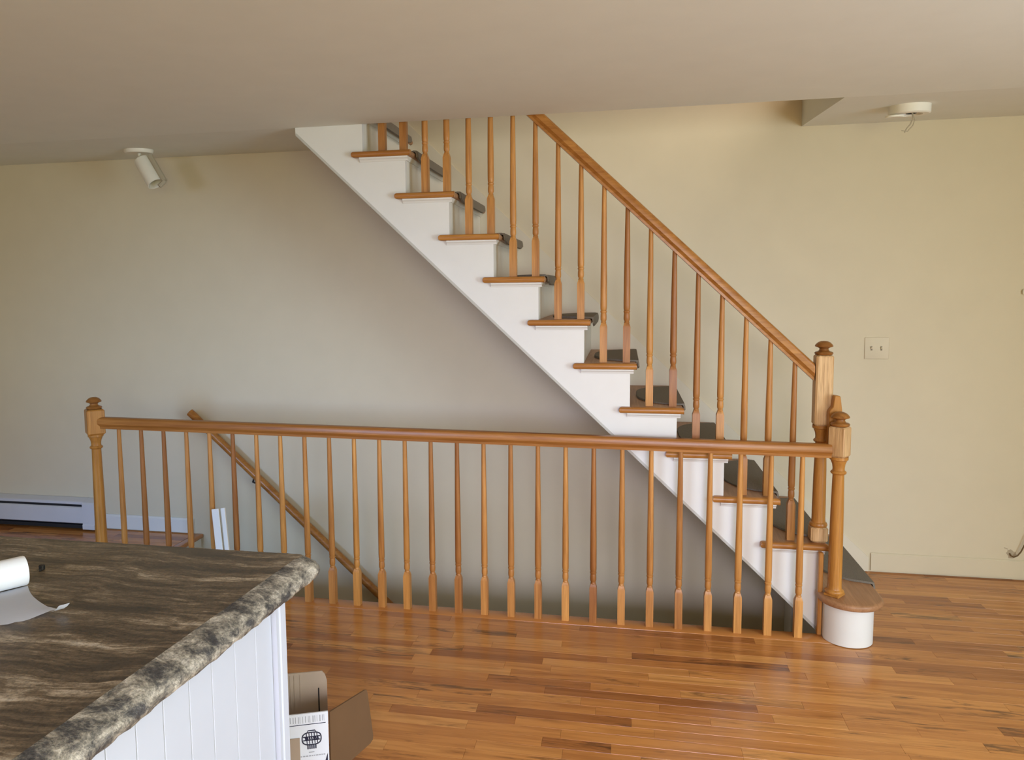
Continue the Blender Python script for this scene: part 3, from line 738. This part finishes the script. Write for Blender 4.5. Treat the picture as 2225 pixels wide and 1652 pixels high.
bm = B(); va = [tuple((A+fx*s-dp*.008).xy)+(z,) for s, z in ((.085, .03), (.088, .062), (.105, .085), (.125, .105), (.15, .14), (.25, .16), (.25, .03))]
vv = [bm.verts.new(p) for p in va]; bm.faces.new(vv); bmesh.ops.solidify(bm, geom=bm.faces[:], thickness=.002); obj('paper_scrap', bm, M['paper'], bx, smooth=False)
ink('printed_mark', [[(.004, .05), (.004, .105), (.022, .05)], [(.024, .05), (.027, .072), (.034, .05)]], M['ink'])

# ------------------------------------------------------------------ white trim offcuts leaning on the railing
def leaning(name, x_top, w, t, z_top, y_top, y_base, slant, m, label, top_m=None):
    ln = math.hypot(z_top, y_top-y_base); bm = B(); bm_box(bm, 0, w, 0, t, 0, ln, .0015, 1)
    o = obj(name, bm, m)
    zax = Vector((-slant*z_top, y_top-y_base, z_top)).normalized(); xax = Vector((1, 0, 0)); xax = (xax-zax*xax.dot(zax)).normalized(); yax = zax.cross(xax)
    mt = Matrix((xax, yax, zax)).transposed().to_4x4(); mt.translation = (x_top+slant*z_top, y_base, .001); o.matrix_world = mt
    return tag(o, label, 'trim board')
leaning('trim_offcut', -2.027, .038, .015, .462, 3.452, 3.385, .155, M['white'], 'wider white trim offcut leaning on the left end of the guard railing')
leaning('trim_offcut', -1.977, .022, .012, .470, 3.452, 3.385, .150, M['white'], 'narrow white trim offcut leaning right of a wider one')

# ------------------------------------------------------------------ baseboard heater
ht = thing('baseboard_heater', 'long white baseboard heater on the far wall at the left', 'heater', (-4, YW, 0))
xa, xb = XL+.02, -3.455
yb_ = YW-.0008
bm = B(); bm_prism(bm, [(yb_, .205), (yb_-.012, .205), (yb_-.055, .192), (yb_-.062, .188), (yb_-.062, .172), (yb_-.058, .172), (yb_-.058, .184), (yb_-.014, .198), (yb_-.006, .198), (yb_-.006, .03), (yb_, .03)], xa, xb, 'x')
obj('back_panel', bm, M['metal_white'], ht, smooth=False)
bm = B(); bm_prism(bm, [(yb_-.070, .152), (yb_-.074, .148), (yb_-.074, .052), (yb_-.066, .046), (yb_-.066, .050), (yb_-.070, .055), (yb_-.070, .148), (yb_-.062, .154), (yb_-.062, .157)], xa, xb, 'x')
obj('front_panel', bm, M['metal_white'], ht, smooth=False)
bm = B(); bm_box(bm, xa, xb, yb_-.056, yb_-.008, .07, .168); bm_box(bm, xa, xb, yb_-.060, yb_-.007, .012, .035)  # fin element; near-black also paints the shade in top slot and base gap
obj('element_and_gap_shade', bm, M['dark'], ht, smooth=False)
bm = B(); bm_prism(bm, [(yb_, .204), (yb_-.014, .204), (yb_-.066, .188), (yb_-.076, .178), (yb_-.076, .046), (yb_-.080, .040), (yb_-.080, .012), (yb_, .012)], xb, xb+.088, 'x')
obj('end_cap', bm, M['metal_white'], ht, smooth=False)

# ------------------------------------------------------------------ ceiling fixtures
sp_ = thing('ceiling_spotlight', 'white ceiling spotlight with a tilted cylinder shade at the left', 'light fixture', (-2.715, 4.02, ceil_z(4.02)))
zc = ceil_z(4.02)
tilt = Matrix.Rotation(math.atan2(ZCW-ZC, YW-3.575), 4, 'X')
bm = B(); bm_lathe(bm, [(.079, .004), (.079, -.012), (.074, -.02), (.0, -.021)], 32, (-2.715, 4.02, zc), tilt); obj('canopy', bm, M['fixture'], sp_)
bm = B(); bm_tube(bm, [(-2.712, 4.02, zc-.015), (-2.708, 4.02, zc-.055)], .009, 10); bm_box(bm, -2.722, -2.694, 4.01, 4.03, zc-.068, zc-.045, .004, 1); obj('stem', bm, M['fixture'], sp_)
axd = Vector((.105, -.02, -.16)).normalized(); R4 = axd.to_track_quat('Z', 'Y').to_matrix().to_4x4()
t0 = Vector((-2.703, 4.02, zc-.048))
bm = B(); bm_lathe(bm, [(.0001, 0.0), (.030, .002), (.043, .012), (.045, .03), (.045, .18), (.041, .18), (.041, .035), (.03, .02), (.0001, .018)], 32, t0, R4); obj('shade', bm, M['fixture'], sp_, ang=40)
sd = axd.cross(Vector((0, 1, 0))).normalized()
if sd.x < 0: sd = -sd
bm = B(); pa = t0+axd*.025+sd*.056; pb = t0+axd*.200+sd*.056
bm_tube(bm, [pa, pb], .016, 10); bm_tube(bm, [pb, pb-sd*.035+axd*.014-Vector((0, .02, 0))], .012, 8); obj('baffle', bm, M['fixture_in'], sp_)
cf = thing('ceiling_fixture', 'bare white round ceiling canopy with loose wires hanging from it', 'light fixture', (1.252, 3.885, ceil_z(3.885)))
zc = ceil_z(3.885)
bm = B(); bm_lathe(bm, [(.086, .005), (.086, -.035), (.080, -.040), (.055, -.040), (.052, -.026), (.0001, -.026)], 32, (1.252, 3.885, zc), tilt); obj('canopy', bm, M['fixture'], cf)
bm = B(); bm_lathe(bm, [(.022, -.020), (.022, -.038), (.015, -.038), (.012, -.026), (.0001, -.026)], 16, (1.255, 3.87, zc)); obj('socket', bm, M['dark'], cf)
bm = B(); bm_prism(bm, [(1.185+.04*math.cos(PI+PI*i/10), 3.86+.03*math.sin(PI+PI*i/10)) for i in range(11)], zc-.056, zc-.048, 'z'); bm_tube(bm, [(1.185, 3.855, zc-.05), (1.19, 3.87, zc-.03)], .004, 6); obj('bracket', bm, M['fixture'], cf)
bm = B(); bm_tube(bm, [(1.255, 3.865, zc-.03), (1.262, 3.86, zc-.06), (1.25, 3.86, zc-.088), (1.236, 3.86, zc-.105), (1.228, 3.86, zc-.122)], .0028, 6)
bm_tube(bm, [(1.258, 3.866, zc-.03), (1.268, 3.862, zc-.07), (1.262, 3.862, zc-.092), (1.24, 3.86, zc-.118), (1.215, 3.86, zc-.113)], .0022, 6); obj('wire', bm, M['fixture_in'], cf)

# ------------------------------------------------------------------ things on the far wall
sw = thing('switch_plate', 'cream double light switch plate on the wall right of the stairs', 'switch', (1.305, YW, 1.212))
bm = B(); bm_box(bm, 1.246, 1.364, YW-.0045, YW-.0003, 1.155, 1.270, .003, 2); obj('plate', bm, M['plate'], sw)
for x in (1.279, 1.327):
    bm = B(); bm_box(bm, x-.004, x+.004, YW-.0068, YW-.0055, 1.201, 1.223); s_ = obj('toggle_slot', bm, M['toggle'], sw, smooth=False)
    bm = B(); bm_prism(bm, [(YW-.006, 1.207), (YW-.015, 1.217), (YW-.014, 1.221), (YW-.006, 1.216)], x-.0032, x+.0032, 'x'); obj('toggle', bm, M['plate'], s_, smooth=False)
hk = B(); bm_box(hk, 1.972, 2.02, YW-.018, YW-.0004, 1.488, 1.514, .006, 2)
tag(obj('wall_hook', hk, M['fixture'], None), 'small white hook on the wall at the right edge', 'hook')
bm = B(); rr = random.Random(4); ring = []
for i in range(22):
    a = 2*PI*i/22; r_ = .020*rr.uniform(.7, 1.3); ring.append((1.995+r_*1.3*math.cos(a), .136+r_*math.sin(a)))
bm_prism(bm, ring, YW-.0016, YW-.0002, 'y'); obj('plaster_scar', bm, M['plaster'], wall_back, smooth=False)
bm = B(); bm_prism(bm, [(1.958, .166), (1.976, .159), (1.977, .163), (1.960, .170)], YW-.0016, YW-.0002, 'y'); obj('plaster_scar', bm, M['plaster'], wall_back, smooth=False)
cb_ = B(); bm_tube(cb_, [(1.985, YW-.003, .140), (1.988, YW-.012, .130), (1.998, YW-.02, .126), (2.012, YW-.024, .135), (2.026, YW-.026, .157), (2.040, YW-.028, .195), (2.052, YW-.028, .235), (2.07, YW-.026, .27), (2.10, YW-.018, .285)], .0034, 8)
tag(obj('wall_cable', cb_, M['cable'], None), 'brown cable curling out of a broken hole low on the wall', 'cable')
